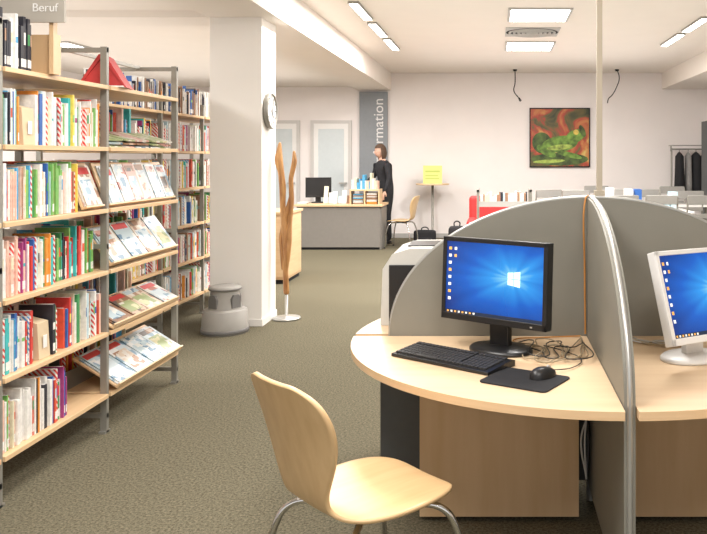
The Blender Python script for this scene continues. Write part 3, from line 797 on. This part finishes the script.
# ------------------------------------------------------------------ librarian
e = empty('librarian', (-1.89, 13.58, 0), math.radians(215))
V = [(0,0,.95),(.02,0,1.10),(.05,0,1.27),(.075,0,1.385),(.09,0,1.455),(.10,0,1.53),
     (.07,.155,1.385),(.06,.225,1.13),(.15,.245,.92),
     (.07,-.155,1.385),(.14,-.225,1.15),(.34,-.18,1.03),
     (0,.09,.87),(.03,.10,.49),(-.01,.10,.09),(.12,.115,.035),
     (0,-.09,.87),(.0,-.10,.49),(-.06,-.10,.09),(.07,-.115,.035)]
E = [(0,1),(1,2),(2,3),(3,4),(4,5),(3,6),(6,7),(7,8),(3,9),(9,10),(10,11),(0,12),(12,13),(13,14),(14,15),(0,16),(16,17),(17,18),(18,19)]
Rr = [(.13,.15),(.115,.135),(.13,.16),(.10,.12),.05,.048,.066,.048,.030,.066,.048,.030,.096,.062,.044,.034,.096,.062,.044,.034]
o = skinned('body', V, E, Rr, M['cloth'], e)
me = o.data; me.materials.append(M['skin']); me.materials.append(M['blackm'])
for p in me.polygons:
    c = p.center
    if c.z > 1.445: p.material_index = 1
    elif c.z < .93 and abs(c.y) < .2: p.material_index = 2
def hand(name, wrist, d, side):
    d = Vector(d).normalized(); up = Vector((0, 0, 1)); sidev = d.cross(up).normalized()*side; nrm = sidev.cross(d)*side
    def L(a, s, n): return tuple(Vector(wrist)+d*a+sidev*s+nrm*n)
    V = [L(0,0,0), L(.045,0,0)]; E = [(0,1)]; R = [.024, (.028)]
    for k, (s, l) in enumerate(((-.03,.068),(-.010,.078),(.010,.072),(.029,.056))):
        i = len(V); V += [L(.088, s, 0), L(.088+l*.5, s*1.1, -.008), L(.088+l*.95, s*1.1, -.028)]; E += [(1,i),(i,i+1),(i+1,i+2)]; R += [.0105,.009,.0075]
    i = len(V); V += [L(.04,-.04,-.008), L(.07,-.058,-.018), L(.092,-.055,-.03)]; E += [(1,i),(i,i+1),(i+1,i+2)]; R += [.012,.010,.008]
    return skinned(name, V, E, R, M['skin'], e, root=0, sub=1)
hand('hand_left', (.15,.245,.92), (.45,.02,-.9), 1)
hand('hand_right', (.34,-.18,1.03), (.9,.25,-.25), 1)
b = MB()
T = Matrix.Translation((.125, 0, 1.60)) @ Matrix.Rotation(.12, 4, 'Y')
n, k = 20, 14; vs = []; fs = []
for i in range(k+1):
    ph = math.pi*i/k
    for j in range(n):
        t = 2*math.pi*j/n; x = math.sin(ph)*math.cos(t); y = math.sin(ph)*math.sin(t); z = math.cos(ph)
        jaw = 1-.22*max(0, -z)
        vs.append((x*.095*jaw+(.012 if z < -.3 and x > 0 else 0), y*.076*jaw, z*.118))
for i in range(k):
    for j in range(n): fs.append((i*n+j, (i+1)*n+j, (i+1)*n+(j+1) % n, i*n+(j+1) % n))
b.add(vs, fs, 0, T, True)
b.sphere((.098, 0, -.012), (.016, .011, .022), 0, T); b.sphere((.012, .074, -.005), (.014, .007, .026), 0, T); b.sphere((.012, -.074, -.005), (.014, .007, .026), 0, T)
for s in (-1, 1):
    b.sphere((.080, s*.03, .012), (.010, .012, .006), 2, T); b.sphere((.088, s*.03, .012), (.003, .006, .006), 3, T); b.sphere((.086, s*.03, .030), (.006, .015, .003), 1, T)
b.sphere((.086, 0, -.055), (.01, .022, .006), 4, T)
vs = []; fs = []
for i in range(k+1):
    ph = math.pi*i/k
    for j in range(n):
        t = 2*math.pi*j/n; x = math.sin(ph)*math.cos(t); y = math.sin(ph)*math.sin(t); z = math.cos(ph)
        lo = 1+.25*max(0, -z)
        vs.append((x*.110*lo-.010, y*.098*lo, z*(.130 if z > 0 else .17)+.004))
for i in range(k):
    for j in range(n):
        t = 2*math.pi*(j+.5)/n; ph = math.pi*(i+.5)/k
        if math.cos(ph) > .5 or (math.cos(t) < .32 and math.cos(ph) > -.95): fs.append((i*n+j, (i+1)*n+j, (i+1)*n+(j+1) % n, i*n+(j+1) % n))
b.add(vs, fs, 1, T, True)
b.obj('head', [M['skin'], M['hair'], M['white'], M['black'], mat('lips', (.5, .15, .13), .5, noise=.02)], e)
b = MB()
for x, y in ((.045, .108), (-.005, -.108)):
    b.sphere((x+.03, y, .035), (.125, .045, .034), 0); b.box(x-.08, x+.14, y-.035, y+.035, 0.001, .018)
b.obj('shoes', [M['black']], e, bevel=.004)

# ------------------------------------------------------------------ lights
def area(name, loc, sx, sy, power, col=(1, .965, .93), rot=(0, 0, 0)):
    l = bpy.data.lights.new(name, 'AREA'); l.shape = 'RECTANGLE'; l.size = sx; l.size_y = sy; l.energy = power; l.color = col
    o = bpy.data.objects.new(name, l); o.location = loc; o.rotation_euler = rot; COL.objects.link(o); return o
area('lamp_light_a', (.48, 8.5, 3.03), .6, .6, 90)
area('lamp_light_b', (.48, 10.9, 3.03), .6, .6, 105)
area('lamp_light_c', (.48, 4.55, 3.03), .6, .6, 60)
area('lamp_light_d', (-1.42, 9.0, 3.02), .06, 4.4, 135)
area('lamp_light_e', (2.34, 8.6, 3.02), .06, 4.4, 125)
area('lamp_light_f', (-4.93, 9.05, 2.77), .25, .5, 100)
area('lamp_light_g', (-1.0, 2.2, 3.03), .6, 2.4, 85)
area('lamp_light_h', (-4.3, 4.5, 2.77), .6, 2.4, 110)
area('lamp_light_i', (.6, .2, 3.03), 1.2, 1.2, 70)
area('lamp_light_j', (-2.9, 12.3, 2.72), .5, .5, 50)
UP = (math.pi, 0, 0)
area('ceiling_fill_a', (.6, 9.0, 2.2), 4, 8, 50, rot=UP)  # unseen fill added to brighten the main ceiling, no fixture here
area('ceiling_fill_b', (.3, 2.5, 2.3), 3.5, 4, 30, rot=UP)  # added fill for the ceiling near the camera, not a room lamp
area('ceiling_fill_c', (-4.4, 8.0, 2.15), 3, 10, 55, rot=UP)  # bodiless fill added to lift the low left ceiling
w = bpy.data.worlds.new('World'); S.world = w; w.use_nodes = True
bg = w.node_tree.nodes['Background']; bg.inputs[0].default_value = (1, .97, .94, 1); bg.inputs[1].default_value = 1.0

# ------------------------------------------------------------------ camera
cam = bpy.data.cameras.new('camera'); cam.sensor_width = 36; cam.lens = 780/707*36
cam.shift_x = -(495-353.5)/707; cam.shift_y = -(267-157)/707; cam.clip_start = .05
co = bpy.data.objects.new('camera', cam); co.location = (0, 0, 1.5); co.rotation_euler = (math.pi/2, 0, 0); COL.objects.link(co)
S.camera = co
S.view_settings.view_transform = 'Standard'
S.view_settings.look = 'None'
S.view_settings.exposure = 0.1
